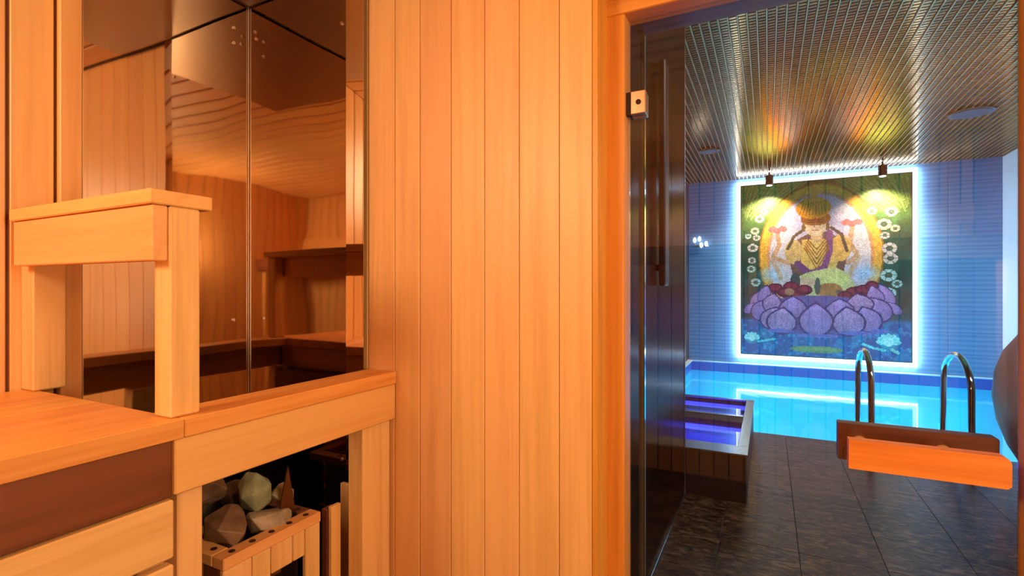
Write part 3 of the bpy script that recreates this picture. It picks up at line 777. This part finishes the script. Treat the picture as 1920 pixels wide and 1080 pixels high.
L.new(an.outputs['Color'], b.inputs['Base Color']); b.inputs['Roughness'].default_value = .35
link('mosaic', me, m, art)
box('panel', AX0, AX1, PY1 - .070, PY1 - .045, AZ0, AZ1, M_BLACK, art, 0)
brd = plain('dark_bronze_edge', (0.10, 0.08, 0.05), .4, .5)
for a in ((AX0 - .012, AX0, AZ0 - .012, AZ1 + .012), (AX1, AX1 + .012, AZ0 - .012, AZ1 + .012), (AX0, AX1, AZ0 - .012, AZ0), (AX0, AX1, AZ1, AZ1 + .012)):
    box('frame', a[0], a[1], PY1 - .074, PY1 - .045, a[2], a[3], brd, art, 0)
g = .012; s_ = .070
for a in ((AX0 - s_, AX0 - g, AZ0 - s_, AZ1 + s_), (AX1 + g, AX1 + s_, AZ0 - s_, AZ1 + s_), (AX0 - g, AX1 + g, AZ0 - s_, AZ0 - g), (AX0 - g, AX1 + g, AZ1 + g, AZ1 + s_)):
    box('light_strip', a[0], a[1], PY1 - .060, PY1 - .020, a[2], a[3], M_LED, art, 0)

q = s_ + .003
for a in ((AX0 - q, AX0 - s_, AZ0 - q, AZ1 + q), (AX1 + s_, AX1 + q, AZ0 - q, AZ1 + q), (AX0 - s_, AX1 + s_, AZ0 - q, AZ0 - s_), (AX0 - s_, AX1 + s_, AZ1 + s_, AZ1 + q)):
    box('led_edge', a[0], a[1], PY1 - .056, PY1 - .030, a[2], a[3], M_LED_EDGE, art, 0)

# made-up bulb cluster standing in for lamp reflections beside the picture
refl_lamp = empty('lamp_reflection', (-1.13, PY1, 2.0), 'small cluster of added bright bulbs imitating lamp reflections on the blue wall', 'lamp reflection')
bm = bmesh.new(); abox(bm, -.04, .20, -.02, -.001, .0, .03, .004); fin(bm, 'bar', M_STAINRIM, refl_lamp)
for (dx, dz) in ((-.02, .12), (.06, .14), (.09, .03), (.17, .05)):
    bm = bmesh.new(); bmesh.ops.create_icosphere(bm, subdivisions=2, radius=.024, matrix=Matrix.Translation((dx, -.05, dz)) @ Matrix.Diagonal((1, 1, 1.9, 1)))
    fin(bm, 'bulb', M_BULB, refl_lamp, smooth=True)
    bm = bmesh.new(); cyl(bm, (dx, -.05, dz - .03), (dx, -.012, .015), .005, 8); fin(bm, 'arm', M_STAINRIM, refl_lamp)

# ------------------------------------------------------------------ pool ladder
def tube(pts, r, m, name, parent, seg=16):
    cu = bpy.data.curves.new(name, 'CURVE'); cu.dimensions = '3D'; cu.bevel_depth = r; cu.bevel_resolution = 4; cu.use_fill_caps = True
    s = cu.splines.new('POLY'); s.points.add(len(pts) - 1)
    for p, q in zip(s.points, pts): p.co = (*q, 1)
    ob = bpy.data.objects.new(name, cu); COL.objects.link(ob)
    dg = bpy.context.evaluated_depsgraph_get(); me = bpy.data.meshes.new_from_object(ob.evaluated_get(dg))
    bpy.data.objects.remove(ob); bpy.data.curves.remove(cu)
    for p in me.polygons: p.use_smooth = True
    me.name = name; me.materials.clear(); me.materials.append(m)
    return link(name, me, m, parent)
ld = empty('pool_ladder', (.935, 4.75, 0), 'chrome pool ladder with two arched handrails at the deck edge', 'ladder')
for sx in (-.275, .275):
    pts = [(sx, -.36, .002), (sx, -.36, .58)]
    R = .28
    for k_ in range(1, 16):
        an = math.pi * k_ / 16; pts.append((sx, -.36 + .30 - .30 * math.cos(an), .58 + .22 * math.sin(an)))
    pts += [(sx, .24, .58), (sx, .24 + .05, -.05), (sx, .30, -.9)]
    tube(pts, .021, M_CHROME, 'handrail', ld)
    bm = bmesh.new(); cyl(bm, (sx, -.36, .001), (sx, -.36, .012), .045, 24, .038); fin(bm, 'flange', M_CHROME, ld)
for zt in (-.32, -.58, -.84):
    bm = bmesh.new(); abox(bm, -.252, .252, .27, .34, zt - .012, zt + .012, .006); fin(bm, 'step', M_CHROME, ld)

# ------------------------------------------------------------------ foot bath with blue light
fb = empty('foot_bath', (-.43, 4.15, 0), 'low dark tiled basin with steel rim, glowing blue, beside the pool', 'basin')
BX0, BX1, BY0, BY1, BZ = -.75, -.114, 3.31, 4.955, .29
bb = lambda n_, a, m, bev=.002: box(n_, *a, m, fb, bev)
bb('body', (BX0, BX1, BY0, BY1, .001, .14), M_BOXTILE)
bb('side_panel', (BX0, BX1, BY0, BY0 + .03, .1405, BZ - .012), M_BOXTILE)
bb('side_panel', (BX0, BX1, BY1 - .03, BY1, .1405, BZ - .012), M_BOXTILE)
bb('side_panel', (BX0, BX0 + .03, BY0 + .0305, BY1 - .0305, .1405, BZ - .012), M_BOXTILE)
bb('side_panel', (BX1 - .03, BX1, BY0 + .0305, BY1 - .0305, .1405, BZ - .012), M_BOXTILE)
bb('rim', (BX0, BX1 + .006, BY0 - .006, BY0 + .17, BZ - .0115, BZ), M_STAINRIM)
bb('rim', (BX0, BX1 + .006, BY1 - .05, BY1, BZ - .0115, BZ), M_STAINRIM)
bb('rim', (BX1 - .055, BX1 + .006, BY0 + .1705, BY1 - .0505, BZ - .0115, BZ), M_STAINRIM)
bb('rim', (BX0, BX0 + .04, BY0 + .1705, BY1 - .0505, BZ - .0115, BZ), M_STAINRIM)
bb('cross_bar', (BX0 + .0405, BX1 - .0555, 4.10, 4.27, BZ - .05, BZ - .005), M_BOXTILE)
bb('bar_edge', (BX0 + .0405, BX1 - .0555, 4.271, 4.33, BZ - .05, BZ), M_STAINRIM)
bb('light_strip', (BX0 + .031, BX1 - .031, 4.075, 4.099, .203, .240), M_BLUE_LED, 0)
bb('light_strip', (BX0 + .031, BX1 - .031, 4.90, 4.924, .203, .235), M_BLUE_LED, 0)
bw, bnt, _, _ = glass('blue_basin_water', (0.5, 0.6, 1.0), 1.4)
bm = bmesh.new(); abox(bm, BX0 + .031, BX1 - .031, BY0 + .031, BY1 - .031, .2495, .2500)
for v in bm.verts: v.co -= fb.location
fin(bm, 'water', bw, fb)
bb('basin_lining', (BX0 + .031, BX1 - .031, BY0 + .031, BY1 - .031, .1405, .165), plain('pale_basin_lining', (.30, .36, .85), .4), 0)
for xx in (-.62, -.43, -.24):
    light('basin_light', 'SPOT', (xx, 3.50, .238), 14, (.13, .17, 1.0), (xx, 4.05, .165), spot=1.1, blend=1, radius=.01)
    light('basin_light', 'SPOT', (xx, 4.36, .238), 6, (.04, .09, 1.0), (xx, 4.90, .165), spot=1.1, blend=1, radius=.01)

# ------------------------------------------------------------------ smoked glass screen with bar handle
sg = empty('shower_screen', (-.466, 2.4, 0), 'tall smoked glass screen with a long black handle beside the door', 'screen')
box('glass_panel', -.470, -.462, 1.40, 3.285, .03, 3.11, M_SMOKE, sg, 0)
box('floor_channel', -.481, -.451, 1.40, 3.29, 0.0005, .030, M_STAINRIM, sg, .002)
box('edge_profile', -.474, -.458, 3.285, 3.297, .031, 3.11, M_STAINRIM, sg, .002)
box('handle', -.448, -.418, 2.38, 2.48, 1.29, 2.33, M_BLACK, sg, .006)
for zz in (1.36, 2.30): box('bracket', -.4615, -.4485, 2.415, 2.445, zz, zz + .03, M_BLACK, sg, .002)

# ------------------------------------------------------------------ clay urn
ur = empty('clay_urn', (1.66, 4.30, 0), 'large round bellied reddish clay urn by the handrails', 'urn')
prof = [(0, 0), (.17, 0), (.18, .02), (.17, .05), (.22, .14), (.29, .27), (.34, .42), (.362, .58), (.35, .74), (.31, .87), (.24, .98), (.17, 1.04), (.14, 1.08), (.15, 1.13), (.18, 1.16), (.165, 1.17), (.13, 1.12), (.12, 1.06), (0, 1.05)]
bm = bmesh.new(); rings = []
for r_, z_ in prof:
    if r_ == 0: rings.append([bm.verts.new((0, 0, z_))]); continue
    rings.append([bm.verts.new((r_ * math.cos(t * math.tau / 48), r_ * math.sin(t * math.tau / 48), z_)) for t in range(48)])
for A, B in zip(rings[:-1], rings[1:]):
    for t in range(48):
        q = (t + 1) % 48
        if len(A) == 1: bm.faces.new((A[0], B[q], B[t]))
        elif len(B) == 1: bm.faces.new((A[t], A[q], B[0]))
        else: bm.faces.new((A[t], A[q], B[q], B[t]))
o = fin(bm, 'vessel', M_CLAY, ur, smooth=True)
